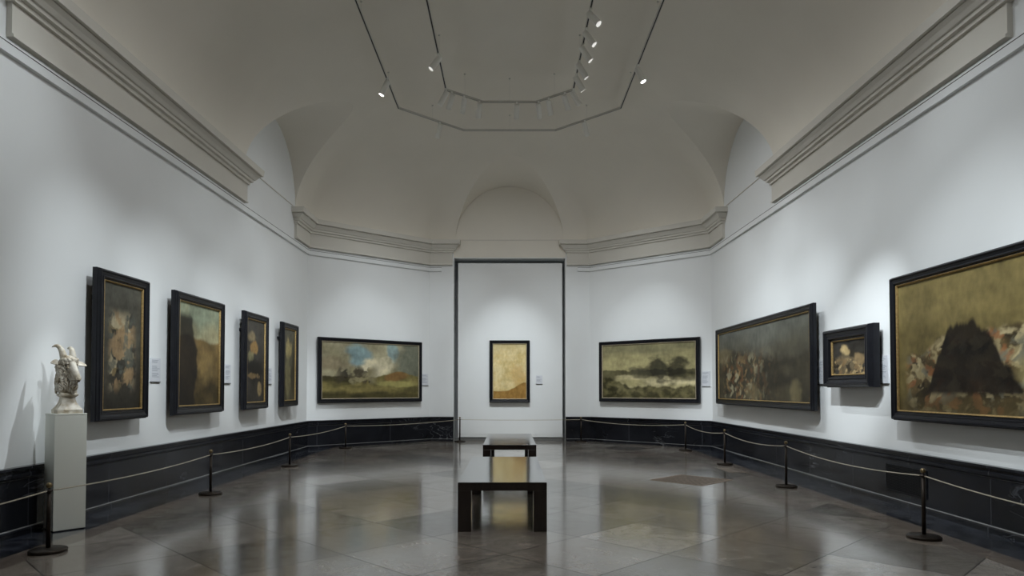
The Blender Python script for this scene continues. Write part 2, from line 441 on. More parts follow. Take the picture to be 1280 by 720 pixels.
def build_ceiling():
    oct_ = [(-W, YC), (-W, YA), (-XB, YB), (XB, YB), (W, YA), (W, YC), (XB, YN), (-XB, YN)]
    ring = []
    for i in range(8):
        a = Vector(oct_[i]); b = Vector(oct_[(i + 1) % 8]); n = max(8, int((b - a).length / .06))
        ring += [a.lerp(b, k / n) for k in range(n)]
    R = 64; n = len(ring)
    ys0, ys1 = YN + VA, YB - VA
    rows = []
    for k in range(R + 1):
        t = 1 - math.cos(PI / 2 * k / R)
        if k == R: t = 1
        row = []
        for p in ring:
            c = Vector((0, min(max(p.y, ys0), ys1)))
            q = p.lerp(c, t); row.append((round(q.x, 6), round(q.y, 6)))
        rows.append(row)
    tris = []
    for k in range(R):
        for i in range(n):
            j = (i + 1) % n; a, b, c, d = rows[k][i], rows[k][j], rows[k + 1][j], rows[k + 1][i]
            poly = [q for q in dict.fromkeys((a, b, c, d))]
            if len(poly) >= 3: tris.append(poly)
    bm = clip_mesh(tris, lambda x, y: pen(x, y) - vault(x, y), lambda x, y: (x, y, vault(x, y)))
    bmesh.ops.recalc_face_normals(bm, faces=bm.faces)
    me = bpy.data.meshes.new('ceiling'); bm.to_mesh(me); bm.free()
    struct(link('ceiling', me, M['ceil'], smooth=True))
    # barrel pockets over the lunettes
    for idx, p in enumerate(PENS):
        ax, sg, c, s = p
        def xy(th, d):
            u = PR * math.cos(th)
            return (sg * (W - d), c + u) if ax == 'x' else (c + u, YM + sg * ((YB - YM) - d))
        def ev(th, d):
            x, y = xy(th, d); return (x, y, 5.0 + PR * math.sin(th) + s * d)
        def g(th, d):
            x, y = xy(th, d); return vault(x, y) - (5.0 + PR * math.sin(th) + s * d)
        NT, ND = 72, 60; qs = []
        for a in range(NT):
            for b in range(ND):
                t0, t1 = PI * a / NT, PI * (a + 1) / NT; d0, d1 = 2.6 * b / ND, 2.6 * (b + 1) / ND
                qs.append([(t0, d0), (t1, d0), (t1, d1), (t0, d1)])
        bm = clip_mesh(qs, g, ev)
        bmesh.ops.recalc_face_normals(bm, faces=bm.faces)
        me = bpy.data.meshes.new('ceiling_pocket'); bm.to_mesh(me); bm.free()
        struct(link('ceiling_pocket', me, M['ceil'], smooth=True))
build_ceiling()

# ---- mouldings.  travel so that the room lies on the right-hand side: left wall goes +y
def mirror_x(path): return [(-x, y) for x, y in path][::-1]
def mirror_y(path): return [(x, 2 * YM - y) for x, y in path][::-1]
corner = [(-W, YA), (-XB, YB)]
string_prof = [(-.02, 4.205), (.035, 4.21), (.035, 4.325), (-.02, 4.345)]
dark_line = [(.02, 4.296), (.0365, 4.296), (.0365, 4.304), (.02, 4.304)]  # thin dark strip along the string course
frieze_prof = [(-.02, 4.36), (.068, 4.362), (.068, 4.385), (.05, 4.395), (.05, 4.72), (-.02, 4.72)]
cornice_prof = [(-.10, 4.66), (.03, 4.67), (.035, 4.71), (.07, 4.72), (.075, 4.755), (.095, 4.76), (.125, 4.80), (.155, 4.83), (.16, 4.835), (.145, 4.845), (.145, 4.852), (.195, 4.855), (.205, 4.955), (-.10, 4.965)]
plinth_prof = [(-.02, 0), (.06, 0), (.06, .045), (.048, .058), (.030, .064), (.030, .485), (.036, .50), (.050, .515), (.050, .54), (.040, .55), (.040, .572), (.060, .580), (.060, .603), (-.02, .606)]
tn = [0]
def trim(path, prof, mat=None, name='trim_%d'):
    tn[0] += 1
    bm = bmesh.new(); sweep(bm, path, prof)
    return struct(from_bm(name % tn[0] if '%' in name else name, bm, mat or M['trim']))
# string course, one run each side
xs = 1.69
run_l = [(-xs, YN), (-XB, YN), (-W, YC), (-W, YA), (-XB, YB), (-xs, YB)]
trim(run_l, string_prof, M['wall']); trim(mirror_x(run_l), string_prof, M['wall'])
trim(run_l, dark_line, M['gap']); trim(mirror_x(run_l), dark_line, M['gap'])
# marble plinth
run_p = [(-NX, YN), (-XB, YN), (-W, YC), (-W, YA), (-XB, YB), (-NX, YB)]
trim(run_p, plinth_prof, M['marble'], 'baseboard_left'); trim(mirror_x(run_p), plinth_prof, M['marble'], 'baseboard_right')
# entablature blocks
f = .05; y0, y1 = 5.86, 11.20
def block(path):       # path runs on the wall face; both frieze and cornice return at each end
    trim(path, frieze_prof)
    a = Vector(path[0]); b = Vector(path[1]); d0 = (b - a).normalized(); n0 = Vector((d0.y, -d0.x))
    c = Vector(path[-1]); e = Vector(path[-2]); d1 = (c - e).normalized(); n1 = Vector((d1.y, -d1.x))
    def offp(i):
        P = [Vector(q) for q in path]; u = (P[i] - P[i - 1]).normalized(); v = (P[i + 1] - P[i]).normalized()
        m = (Vector((u.y, -u.x)) + Vector((v.y, -v.x))).normalized(); return P[i] + m * f / m.dot(Vector((u.y, -u.x)))
    mid = [tuple(offp(i)) for i in range(1, len(path) - 1)]
    pts = [tuple(a - n0 * .06), tuple(a + n0 * f)] + mid + [tuple(c + n1 * f), tuple(c - n1 * .06)]
    trim(pts, cornice_prof)
block([(-W, y0), (-W, y1)]); block([(W, y1), (W, y0)])
apse = [(-W, 13.81), (-W, YA), (-XB, YB), (-1.42, YB)]
block(apse); block(mirror_x(apse)); block(mirror_y(apse)); block(mirror_x(mirror_y(apse)))
bm = bmesh.new(); pts = [(-1.39, 4.56), (1.39, 4.56), (1.39, 5.0)] + [(PR * math.cos(PI * k / 40), 5.0 + PR * math.sin(PI * k / 40)) for k in range(41)] + [(-1.39, 5.0)]
fr = [bm.verts.new((x, YB - .006, z)) for x, z in pts]; bkv = [bm.verts.new((x, YB + .01, z)) for x, z in pts]
bm.faces.new(fr); bm.faces.new(bkv[::-1])
for k in range(len(pts)): bm.faces.new((fr[k], fr[(k + 1) % len(pts)], bkv[(k + 1) % len(pts)], bkv[k]))
struct(from_bm('wall_lunette', bm, M['ceil']))
# thin ledges at the foot of the lunettes
led = [(-.02, 4.985), (.012, 4.985), (.012, 5.0), (-.02, 5.0)]
trim([(-W, 11.3), (-W, 13.7)], led); trim([(W, 13.7), (W, 11.3)], led); trim([(-1.30, YB - .006), (1.30, YB - .006)], led)

# ------------------------------------------------------------------ paintings (generic stand-ins)
def fbm(x, y, z=0, o=5): return noise.fractal(Vector((x, y, z)), 1.0, 2.0, o, noise_basis='PERLIN_ORIGINAL')
def mix(a, b, t): t = min(1, max(0, t)); return tuple(a[i] + (b[i] - a[i]) * t for i in range(3))
def ss(a, b, x): t = min(1, max(0, (x - a) / (b - a))); return t * t * (3 - 2 * t)
def lin(h): return tuple(((int(h[i:i + 2], 16) / 255) ** 2.2) for i in (0, 2, 4))
def blob(c, u, v, col, cu, cv, ru, rv, seed, op=1.0, soft=.35, wob=.5):
    w = fbm(u * 5 + seed, v * 5, seed) * wob
    d = math.sqrt(((u - cu) / ru) ** 2 + ((v - cv) / rv) ** 2) + w
    return mix(c, col, op * (1 - ss(1 - soft, 1 + soft, d)))
def dabs(c, u, v, seed, cols, sc, asp, thr, op=.8):
    """soft scattered brush marks, no figure"""
    w = fbm(u * 6, v * 6, seed + 9) * .5
    for k, col in enumerate(cols):
        n = fbm((u + w * .05) * sc * asp, (v + w * .08) * sc, seed + k * 7.3, 4)
        c = mix(c, col, op * ss(thr - .04, thr + .22, n))
    return c

def paint_dusk_patch(u, v):     # 1: dark upright field with a lighter mottled centre
    c = mix(lin('3f3c34'), lin('5c5b52'), v + fbm(u * 3, v * 3, 1) * .4)
    c = mix(c, lin('25221c'), .55 * ss(.2, .0, v) + .2)
    m = ss(.42, .2, abs(u - .5)) * ss(.10, .24, v) * ss(.82, .70, v)
    c2 = dabs(c, u * .55, v, 2, [lin('1b1814'), lin('8d7c58'), lin('b9ac8c'), lin('5c6058'), lin('a58a66')], 7, 1.0, .10, .8)
    return mix(c, c2, m)
def paint_ochre_bank(u, v):     # 2: pale sky, ochre bank, tall dark mass on the left
    c = mix(lin('a39d7b'), lin('8d967f'), ss(.7, .95, v) + fbm(u * 3, v * 3, 11) * .6)
    top = .66 + .03 * math.sin(u * 6) + fbm(u * 4, 2, 3) * .04
    c = mix(c, mix(lin('7b6640'), lin('413823'), ss(.5, .05, v) + fbm(u * 3, v * 4, 5) * .7), ss(top + .02, top - .02, v))
    c = blob(c, u, v, lin('9c8555'), .66, .40, .20, .16, 9, .5)
    edge = .40 + .06 * v + fbm(v * 4, 1, 9) * .05
    c = mix(c, lin('1f1b18'), .92 * ss(edge + .03, edge - .03, u + max(0, v - .55) * .55) * ss(.93, .84, v) * ss(-.02, .06, u + max(0, .5 - v) * .3))
    return c
def paint_dim_strip(u, v):      # 3
    c = mix(lin('47443e'), lin('33302b'), ss(1, .3, v) + fbm(u * 3, v * 5, 21) * .5)
    c = blob(c, u, v, lin('9a8a68'), .30, .80, .22, .055, 22, .7)
    c = blob(c, u, v, lin('a1804f'), .42, .66, .22, .07, 23, .85)
    c = blob(c, u, v, lin('8f8a66'), .24, .55, .16, .06, 24, .75)
    c = blob(c, u, v, lin('17140f'), .5, .38, .5, .13, 25, .8)
    c = blob(c, u, v, lin('8d7652'), .35, .32, .34, .035, 26, .7, wob=.9)
    c = blob(c, u, v, lin('a58f66'), .75, .16, .12, .08, 27, .75)
    return c
def paint_grey_strip(u, v):     # 4
    c = mix(lin('5a5749'), lin('45402f'), ss(1, .2, v) + fbm(u * 3, v * 5, 31) * .5)
    c = blob(c, u, v, lin('b0a06d'), .42, .72, .22, .12, 32, .85)
    c = blob(c, u, v, lin('7d7656'), .40, .36, .24, .30, 33, .7)
    c = blob(c, u, v, lin('2d291f'), .85, .4, .2, .3, 34, .6)
    return c
def paint_cloud_valley(u, v):   # 5: cloudy valley, hill on the right
    c = mix(lin('8a8468'), lin('a19a7e'), .5 + fbm(u * 3, v * 3, 41))
    c = blob(c, u, v, lin('7d9496'), .35, .78, .11, .22, 42, .95)
    c = blob(c, u, v, lin('82999a'), .72, .86, .055, .18, 43, .85)
    c = blob(c, u, v, lin('d9cfae'), .54, .52, .17, .20, 44, .9)
    c = blob(c, u, v, lin('77644f'), .08, .62, .2, .12, 45, .4)
    c = blob(c, u, v, lin('6b6e60'), .92, .66, .17, .36, 46, .92)
    hill = .40 + .10 * math.exp(-((u - .78) / .13) ** 2) + fbm(u * 6, 1, 47) * .04 - .03 * ss(.4, .6, u) * ss(.7, .5, u)
    g = mix(lin('5d5737'), lin('857a4c'), .5 + fbm(u * 5, v * 9, 48) * 1.3)
    g = mix(g, lin('33301f'), .8 * ss(.38, .36, u) * ss(.26, .32, v) + .75 * ss(.16, .05, v + fbm(u * 4, 2) * .05))
    g = blob(g, u, v, lin('80603c'), .76, .40, .12, .085, 49, .85)
    g = blob(g, u, v, lin('a19a60'), .78, .26, .20, .06, 50, .7)
    c = mix(c, g, ss(hill + .015, hill - .015, v))
    c = mix(c, dabs(c, u, v, 51, [lin('2b2721'), lin('4a4436'), lin('8f8767')], 6, 1.6, .05, .85), ss(.42, .2, abs(u - .34) * 1.6) * ss(.62, .5, v) * ss(.22, .30, v))
    return c
def paint_sand_field(u, v):     # 6: golden field over a brown base
    c = mix(lin('cdb478'), lin('e3d19e'), .5 + fbm(u * 3, v * 4, 61) * .9 + fbm(u * 16, v * 16, 62) * .4)
    c = mix(c, lin('b5a67c'), ss(.8, 1, v) * .6)
    c = blob(c, u, v, lin('c29a5a'), .75, .42, .25, .18, 63, .5)
    top = .14 + .16 * ss(.35, 1, u) + fbm(u * 5, 1, 64) * .015
    c = mix(c, mix(lin('8d6a36'), lin('a98348'), .5 + fbm(u * 8, v * 8, 65)), ss(top + .012, top - .012, v))
    return c
def paint_pale_river(u, v):     # 7: ochre sky, pale water, dark scrub
    c = mix(lin('a9a074'), lin('7f7a5c'), ss(.6, 1, v) + fbm(u * 2, v * 5, 71) * .8)
    far = .52 + fbm(u * 9, 0, 72) * .05
    c = mix(c, lin('4a4733'), ss(far + .012, far - .012, v) * .85)
    w = mix(lin('cfc49a'), lin('a59c72'), .5 + fbm(u * 4, v * 8, 73) * 1.2)
    c = mix(c, w, ss(.12, .2, u) * ss(.44, .40, v + fbm(u * 6, 3) * .04))
    s = .22 + fbm(u * 7, 0, 74) * .08 + .16 * ss(.35, .0, u)
    c = mix(c, mix(lin('35331f'), lin('6d6747'), .4 + fbm(u * 12, v * 10, 75) * 1.4), ss(s + .02, s - .03, v) * .92)
    c = blob(c, u, v, lin('2b2b26'), .60, .55, .13, .20, 76, .85, wob=.9)
    c = blob(c, u, v, lin('26251e'), .80, .50, .09, .20, 77, .85, wob=.9)
    c = blob(c, u, v, lin('4f4c3c'), .42, .45, .10, .12, 78, .75, wob=.9)
    c = blob(c, u, v, lin('3d3b2b'), .93, .38, .09, .08, 79, .7)
    return c
def paint_murky_hills(u, v):    # 8: murky brown-grey hills with scattered lights
    c = mix(lin('4f4c40'), lin('5f6058'), ss(.55, 1, v) + fbm(u * 3, v * 3, 81) * .5)
    r = .62 + .10 * math.sin(u * 5 + 1) + fbm(u * 4, 0, 82) * .10
    c = mix(c, mix(lin('37332a'), lin('494435'), .5 + fbm(u * 6, v * 5, 83) * 1.2), ss(r + .05, r - .05, v) * .85)
    c = blob(c, u, v, lin('7b7156'), .08, .6, .10, .14, 84, .6)
    k = ss(.75, .45, v) * ss(.02, .12, u) * ss(.75, .25, abs(u - .25) + .2)
    c2 = dabs(c, u, v, 85, [lin('1d1a14'), lin('8b7350'), lin('9a9478'), lin('6b4e36')], 8, 3.0, .20, .8)
    c = mix(c, c2, k)
    c = blob(c, u, v, lin('746a4f'), .45, .12, .08, .13, 86, .55)
    c = blob(c, u, v, lin('857a5a'), .88, .1, .05, .13, 87, .55)
    c = blob(c, u, v, lin('25221c'), .62, .3, .16, .2, 88, .5)
    return c
def paint_small_glow(u, v):     # 9
    c = mix(lin('383632'), lin('26231e'), .5 + fbm(u * 4, v * 4, 91))
    c = blob(c, u, v, lin('c0a878'), .38, .72, .13, .16, 92, .85)
    c = blob(c, u, v, lin('6d6049'), .40, .30, .32, .28, 93, .8)
    c = mix(c, dabs(c, u, v, 94, [lin('15120e'), lin('b09a70'), lin('7a6446')], 6, 1.2, .16), ss(.55, .35, v))
    c = blob(c, u, v, lin('8a7656'), .80, .45, .15, .14, 95, .8)
    return c
def paint_olive_crowd(u, v):    # 10: olive ground, one dark hillock, mottled slopes to either side
    c = mix(lin('6a5e3a'), lin('84764c'), ss(.3, 1, v) + fbm(u * 4, v * 3, 101) * .5)
    top = .40 + .14 * ss(.02, .22, u) + .16 * ss(.25, .6, u) + fbm(u * 9, 2, 103) * .09
    band = ss(top + .02, top - .02, v) * ss(.02, .06, u)
    base = mix(lin('2c2519'), lin('5f5035'), .5 + fbm(u * 12, v * 6, 104) * 1.3)
    base = dabs(base, u, v, 105, [lin('17120d'), lin('9a8c68'), lin('8a5c3c'), lin('b7a880'), lin('6b6a5c')], 9, 2.6, .22, .85)
    c = mix(c, base, band * .95)
    c = mix(c, lin('4a4029'), ss(.20, .08, v + fbm(u * 4, v * 6, 3) * .06) * .7)
    hx = (u - .26) / .13; hill = .64 * math.exp(-abs(hx) ** 2.0) + .16 * math.exp(-((u - .19) / .03) ** 2) + fbm(u * 18, 0, 106) * .10
    c = mix(c, mix(lin('120e0b'), lin('221b14'), .5 + fbm(u * 10, v * 8, 108)), .96 * ss(hill + .02, hill - .03, v) * ss(.11, .16, v))
    c = blob(c, u, v, lin('9d8f62'), .47, .26, .06, .15, 107, .7)
    return c

def make_painting(name, label, fa, fb, z0, z1, fw, depth, slip, func, back, res=130, deepcanvas=.0):
    """fa, fb: plan points of the frame's outer front edge, left and right as seen; the room is in front of it"""
    a = Vector(fa); b = Vector(fb); L = (b - a).length; H = z1 - z0
    d = (b - a).normalized(); out = Vector((d.y, -d.x))        # towards the room
    ang = math.atan2(d.y, d.x)
    base = a - out * depth
    o = thing(name, label, 'painting', (base.x, base.y, z0), ang, 'black framed canvases on the gallery walls')
    # local: x along, -y towards the room, z up; back at y=0, front at y=-depth
    bm = bmesh.new()
    D = depth; q = deepcanvas
    prof = [(0, 0), (0, .55 * D), (.010, .62 * D), (.010, .86 * D), (.022, D), (fw * .30, D), (fw * .36, D * .88), (fw * .62, D * .80 - q * .4), (fw * .70, D * .86 - q * .6), (fw * .80, D * .84 - q * .6), (fw * .86, D * .62 - q), (fw, D * .58 - q), (fw, 0)]
    cs = [(0, 0, 1, 1), (L, 0, -1, 1), (L, H, -1, -1), (0, H, 1, -1)]
    rings = [[bm.verts.new((cx + sx * i, -dd, cz + sz * i)) for i, dd in prof] for cx, cz, sx, sz in cs]
    n = len(prof)
    for r in range(4):
        p, s = rings[r], rings[(r + 1) % 4]
        for k in range(n): bm.faces.new((p[k], p[(k + 1) % n], s[(k + 1) % n], s[k]))
    from_bm('frame', bm, M['frame'], o)
    sw = .018; bm = bmesh.new(); yb = D * .58 - q; x0 = fw - .004
    prof = [(x0, yb + .006), (x0 + .006, yb + .014), (x0 + sw * .7, yb + .010), (x0 + sw, yb - .002), (x0 + sw, yb - .014), (x0, yb - .014)]
    cs2 = [(0, 0, 1, 1), (L, 0, -1, 1), (L, H, -1, -1), (0, H, 1, -1)]
    rings = [[bm.verts.new((cx + sx * i, -dd, cz + sz * i)) for i, dd in prof] for cx, cz, sx, sz in cs2]
    n = len(prof)
    for r in range(4):
        p, s = rings[r], rings[(r + 1) % 4]
        for k in range(n): bm.faces.new((p[k], p[(k + 1) % n], s[(k + 1) % n], s[k]))
    sl = from_bm('inner_slip', bm, M[slip], o); sl['label'] = 'gilded inner edge' if slip == 'gold' else 'cream inner edge'
    # canvas
    i0 = fw + .018 * .5; cw, ch = L - 2 * i0, H - 2 * i0
    nx = res; nz = max(12, int(res * ch / cw))
    if nz > 210: nx = int(nx * 210 / nz); nz = 210
    me = bpy.data.meshes.new('canvas')
    vs = [(i0 + cw * i / nx, -(yb - .010), i0 + ch * j / nz) for j in range(nz + 1) for i in range(nx + 1)]
    fs = [(j * (nx + 1) + i, j * (nx + 1) + i + 1, (j + 1) * (nx + 1) + i + 1, (j + 1) * (nx + 1) + i) for j in range(nz) for i in range(nx)]
    m = len(vs); vs += [(i0, 0, i0), (i0 + cw, 0, i0), (i0 + cw, 0, i0 + ch), (i0, 0, i0 + ch)]
    c0, c1, c2, c3 = 0, nx, (nz + 1) * (nx + 1) - 1, nz * (nx + 1)
    fs += [(m + 3, m + 2, m + 1, m)]
    me.from_pydata(vs, [], fs)
    at = me.color_attributes.new('pigment', 'FLOAT_COLOR', 'POINT')
    for j in range(nz + 1):
        for i in range(nx + 1):
            c = func(i / nx, j / nz); va = .4 if func is paint_sand_field else 1.0; g = .98 * (1 + .08 * noise.noise(Vector((i * .9, j * .9, 3))) + .30 * va * fbm(i * .035, j * .06, 5) + .20 * va * fbm(i * .16, j * .10, 9, 3))
            at.data[j * (nx + 1) + i].color = (max(0, c[0]) * g, max(0, c[1]) * g, max(0, c[2]) * g, 1)
    for k in range(4): at.data[m + k].color = (.1, .09, .07, 1)
    link('canvas', me, M['canvas'], o)
    # wall cleat behind the frame that carries it
    bm = bmesh.new()
    box(bm, L * .15, L * .85, 0, back + .001, H * .8, H * .8 + .05)
    from_bm('hanger', bm, M['frame'], o)
    return o
FX = 4.20; FD = .085; ZB, ZTP = .958, 2.552
bk = W - FX - FD
make_painting('painting', 'tall dark canvas with pale central patch in black frame, nearest on the left wall', (-FX, 6.985), (-FX, 7.968), ZB, ZTP, .112, FD, 'gold', paint_dusk_patch, bk)
make_painting('painting', 'ochre canvas with pale sky and tall dark mass, second along the left wall', (-FX, 8.615), (-FX, 10.075), ZB, ZTP, .112, FD, 'gold', paint_ochre_bank, bk)
make_painting('painting', 'narrow dark canvas with ochre lights, third along the left wall', (-FX, 10.88), (-FX, 11.917), ZB, ZTP, .112, FD, 'gold', paint_dim_strip, bk)
make_painting('painting', 'narrow brown canvas with a pale upright streak, last on the left wall before the corner', (-FX, 12.70), (-FX, 13.597), ZB, ZTP, .112, FD, 'gold', paint_grey_strip, bk)
make_painting('painting', 'wide valley landscape with blue sky gaps and rusty hill, left of the niche', (-4.140, 14.813), (-2.118, 16.632), .985, 2.43, .085, FD, 'cream', paint_cloud_valley, .095, res=190)
make_painting('painting', 'golden sand-coloured canvas over brown base, hung alone inside the central niche', (-.498, 16.87), (.501, 16.87), .957, 2.495, .080, FD, 'cream', paint_sand_field, .025)
make_painting('painting', 'wide ochre landscape with pale water and dark scrub, right of the niche', (2.158, 16.597), (4.112, 14.838), .985, 2.43, .085, FD, 'cream', paint_pale_river, .095, res=190)
make_painting('painting', 'long murky brown canvas with scattered small lights, farthest on the right wall', (FX, 13.93), (FX, 9.51), .985, 2.50, .105, FD, 'gold', paint_murky_hills, bk, res=260)
make_painting('painting', 'small dark canvas in a deep black frame between two long paintings, right wall', (FX - .03, 9.10), (FX - .03, 7.935), 1.315, 2.068, .155, .14, 'gold', paint_small_glow, W - FX + .03 - .14, res=90, deepcanvas=.0)
make_painting('painting', 'longest olive canvas with black mound and mottled patches, nearest on the right wall', (FX, 7.548), (FX, 2.90), .955, 2.522, .100, FD, 'gold', paint_olive_crowd, bk, res=420)

# caption cards ------------------------------------------------------------
def card(label, p, ang, w, h, z0):
    o = thing('caption_card', label, 'label', (p[0], p[1], z0), ang, 'caption cards beside the paintings')
    bm = bmesh.new(); box(bm, 0, w, -.018, 0, 0, h, .001); from_bm('panel', bm, M['card'], o)
    bm = bmesh.new(); z = h - .03; k = 0
    rnd = random.Random(int(z0 * 1000 + p[1] * 100))
    while z > .05:
        if k not in (3, 4, 10): box(bm, .018, w * (.55 + .35 * rnd.random()), -.0188, -.018, z, z + .006)
        z -= .0145; k += 1
    t = from_bm('printed_text', bm, M['ink'], o); t['label'] = 'grey lines of small print'
    bm = bmesh.new(); box(bm, -.001, w + .001, -.020, 0, -.008, 0); b = from_bm('bottom_shadow', bm, M['slot'], o); b['label'] = 'painted shadow under the card'  # dark strip stands in for the shadow below the card
AL = math.atan2(YB - YA, W - XB); AR = -AL
LW, RW = PI / 2, -PI / 2
card('white caption card just right of the nearest left-wall painting', (-W - .001, 8.31), LW, .22, .29, 1.385)
card('white caption card just right of the second left-wall painting', (-W - .001, 10.46), LW, .22, .29, 1.385)
card('white caption card just right of the third left-wall painting', (-W - .001, 12.30), LW, .22, .29, 1.385)
dl = Vector((W - XB, YB - YA)).normalized()
pc = Vector((-XB, YB)) - dl * .24
card('white caption card right of the valley landscape with the rusty hill', tuple(pc), AL, .20, .28, 1.38)
card('white caption card inside the niche beside the golden canvas', (.655, 16.98), 0, .16, .21, 1.415)
pc = Vector((W, YA)) + Vector((-dl.x, dl.y)) * .235
card('white caption card right of the ochre river landscape, by the corner', tuple(pc), AR, .19, .325, 1.35)
card('white caption card between the long murky canvas and the small deep-framed one', (W, 9.70), RW, .22, .325, 1.365)
card('white caption card between the small deep-framed canvas and the longest olive one', (W, 8.09), RW, .22, .325, 1.36)

# ------------------------------------------------------------------ benches
def bench(label, cx, ya, yb):
    o = thing('bench', label, 'bench', (cx, (ya + yb) / 2, 0), 0, 'dark wooden gallery benches')
    L = (yb - ya) / 2; w = .405
    bm = bmesh.new(); box(bm, -w, w, -L, L, .372, .448, .004); from_bm('seat', bm, M['wood'], o)
    for sx in (-1, 1):
        for sy in (-1, 1):
            bm = bmesh.new(); x0, x1 = sorted((sx * w, sx * (w - .122))); y0, y1 = sorted((sy * (L - .002), sy * (L - .125)))
            box(bm, x0, x1, y0, y1, 0, .372, .003); from_bm('leg', bm, M['wood'], o)
    return o
bench('low dark wooden bench with glossy top, the nearer of the two', -.066, 6.225, 8.56)
bench('low dark wooden bench with glossy top, the farther one before the niche', 0, 10.36, 12.93)

# ------------------------------------------------------------------ stanchions and cords
def stanchion(h):
    o = thing('stanchion', '', 'barrier post')
    bm = bmesh.new(); lathe(bm, [(0, 0), (.128, 0), (.136, .006), (.136, .020), (.128, .027), (.04, .031), (.026, .036), (0, .036)], 48); from_bm('base', bm, M['bronze'], o, True)
    bm = bmesh.new(); lathe(bm, [(0, .034), (.0165, .034), (.0165, h - .075), (0, h - .075)], 24); from_bm('post', bm, M['bronze'], o, True)
    bm = bmesh.new(); lathe(bm, [(0, h - .078), (.018, h - .078), (.026, h - .072), (.028, h - .066), (.026, h - .060), (.013, h - .056), (.011, h - .048), (0, h - .048)], 24)
    box(bm, -.004, .004, -.042, .042, h - .070, h - .064)
    from_bm('collar', bm, M['bronze'], o, True)
    bm = bmesh.new(); r = .0235; n = 12
    lathe(bm, [(r * math.sin(PI * k / n), h - r - r * math.cos(PI * k / n)) for k in range(n + 1)], 24); from_bm('finial_ball', bm, M['brass'], o, True)
    return o
low = stanchion(.552); tall = stanchion(.608)
LP = [(-3.675, 2.50, 'l'), (-3.673, 5.468, 'l'), (-3.676, 8.425, 'l'), (-3.675, 11.443, 'l'), (-3.56, 14.85, 'l'), (-1.216, 16.72, 't')]
RP = [(3.62, 2.95, 't'), (3.597, 5.961, 't'), (3.649, 9.037, 't'), (3.671, 11.682, 't'), (3.677, 14.30, 't'), (1.746, 16.72, 't')]
labs = ['bronze barrier post on the left, just out of view', 'bronze barrier post beside the grey pedestal, nearest on the left', 'bronze barrier post in front of the second left-wall painting',
        'bronze barrier post in front of the last narrow painting on the left', 'bronze barrier post under the valley landscape, left back corner', 'thin bronze barrier post at the left edge of the niche',
        'bronze barrier post on the right, just out of view', 'bronze barrier post with brass ball before the wall grille, nearest on the right', 'bronze barrier post before the right end of the long murky painting',
        'bronze barrier post behind the corner of the floor grille, third from the right', 'bronze barrier post under the ochre river landscape near the right corner', 'thin bronze barrier post right of the niche']
first = {'l': low, 't': tall}; used = set(); q = 0
for i, (x, y, k) in enumerate(LP + RP):
    if i in (0, 6): continue
    if k not in used: o = first[k]; used.add(k); o.location = (x, y, 0)
    else: o = dup(first[k], (x, y, 0))
    tag(o, labs[i], 'barrier post', 'bronze barrier posts along the walls')
def cord(label, a, b, sag):
    bm = bmesh.new(); pts = []
    A, B = Vector(a), Vector(b); n = 28
    for i in range(n + 1):
        t = i / n; p = A.lerp(B, t); p.z -= 4 * sag * t * (1 - t); pts.append(p)
    tube(bm, pts, .0055, 8)
    o = from_bm('barrier_cord', bm, M['cord'], smooth=True)
    c = A.copy(); c.z = 0
    return tag(o, label, 'cord', 'thin barrier cords between the posts')
def tie(p, q):
    zz = {'l': .552 - .067, 't': .608 - .067}
    a = Vector((p[0], p[1])); b = Vector((q[0], q[1])); d = (b - a).normalized() * .027
    return (a.x + d.x, a.y + d.y, zz[p[2]]), (b.x - d.x, b.y - d.y, zz[q[2]])
cl = ['thin cord running out of view left of the pedestal post', 'thin cord passing in front of the grey pedestal', 'thin cord below the two middle left-wall paintings',
      'thin cord below the last narrow left-wall painting', 'thin cord below the valley landscape', 'thin cord running out of view at lower right, below the longest olive canvas',
      'thin cord crossing the wall grille below the small deep-framed canvas', 'thin cord below the long murky canvas, between its two nearer posts', 'thin cord below the far end of the long murky canvas',
      'thin cord below the ochre river landscape']
j = 0
for run in (LP, RP):
    for k in range(5):
        a, b = tie(run[k], run[k + 1]); cord(cl[j], a, b, .035 if run is LP else .06); j += 1
a, b = tie(LP[5], RP[5]); cord('thin cord stretched across the front of the niche', a, b, .012)

# ------------------------------------------------------------------ grilles
def floor_grille():
    # one tile of the diagonal paving, filled by a slatted grille
    c = Vector((2.585, 9.75)); o = thing('floor_grille', 'square brown slatted grille set diagonally in the stone floor', 'floor vent', (c.x, c.y, 0), PI / 4)
    s = .415
    bm = bmesh.new()
    for a in (0, 1):
        for g in (-1, 1):
            x0, x1 = (-s, s) if a == 0 else sorted((g * s, g * (s - .022)))
            y0, y1 = sorted((g * s, g * (s - .022))) if a == 0 else (-s + .022, s - .022)
            box(bm, x0, x1, y0, y1, 0, .005)
    from_bm('frame', bm, M['ventwood'], o)
    bm = bmesh.new(); n = 15
    for k in range(n):
        y = -s + .022 + (2 * s - .044) * (k + .5) / n
        box(bm, -s + .022, s - .022, y - .0125, y + .0125, .0005, .0045)
    from_bm('slats', bm, M['ventwood'], o)
    bm = bmesh.new(); box(bm, -s + .01, s - .01, -s + .01, s - .01, .0001, .0012); from_bm('opening', bm, M['slot'], o)
floor_grille()
o = thing('floor_box', 'small tan square access cover in the floor by the right border', 'floor vent', (3.55, 10.95, 0), 0)
bm = bmesh.new(); box(bm, -.15, .13, -.36, .30, 0, .004, .001); from_bm('cover', bm, plain('floor_cover', (.17, .14, .115), .4), o)
bm = bmesh.new()
for k in range(3): box(bm, .04 + .03 * k, .05 + .03 * k, -.28, .22, .004, .0048)
from_bm('slots', bm, M['slot'], o)
o = thing('wall_grille', 'dark slatted vent grille in the black marble base, below the small deep-framed canvas', 'wall vent', (W - .030, 7.52, .14), 0)
bm = bmesh.new()
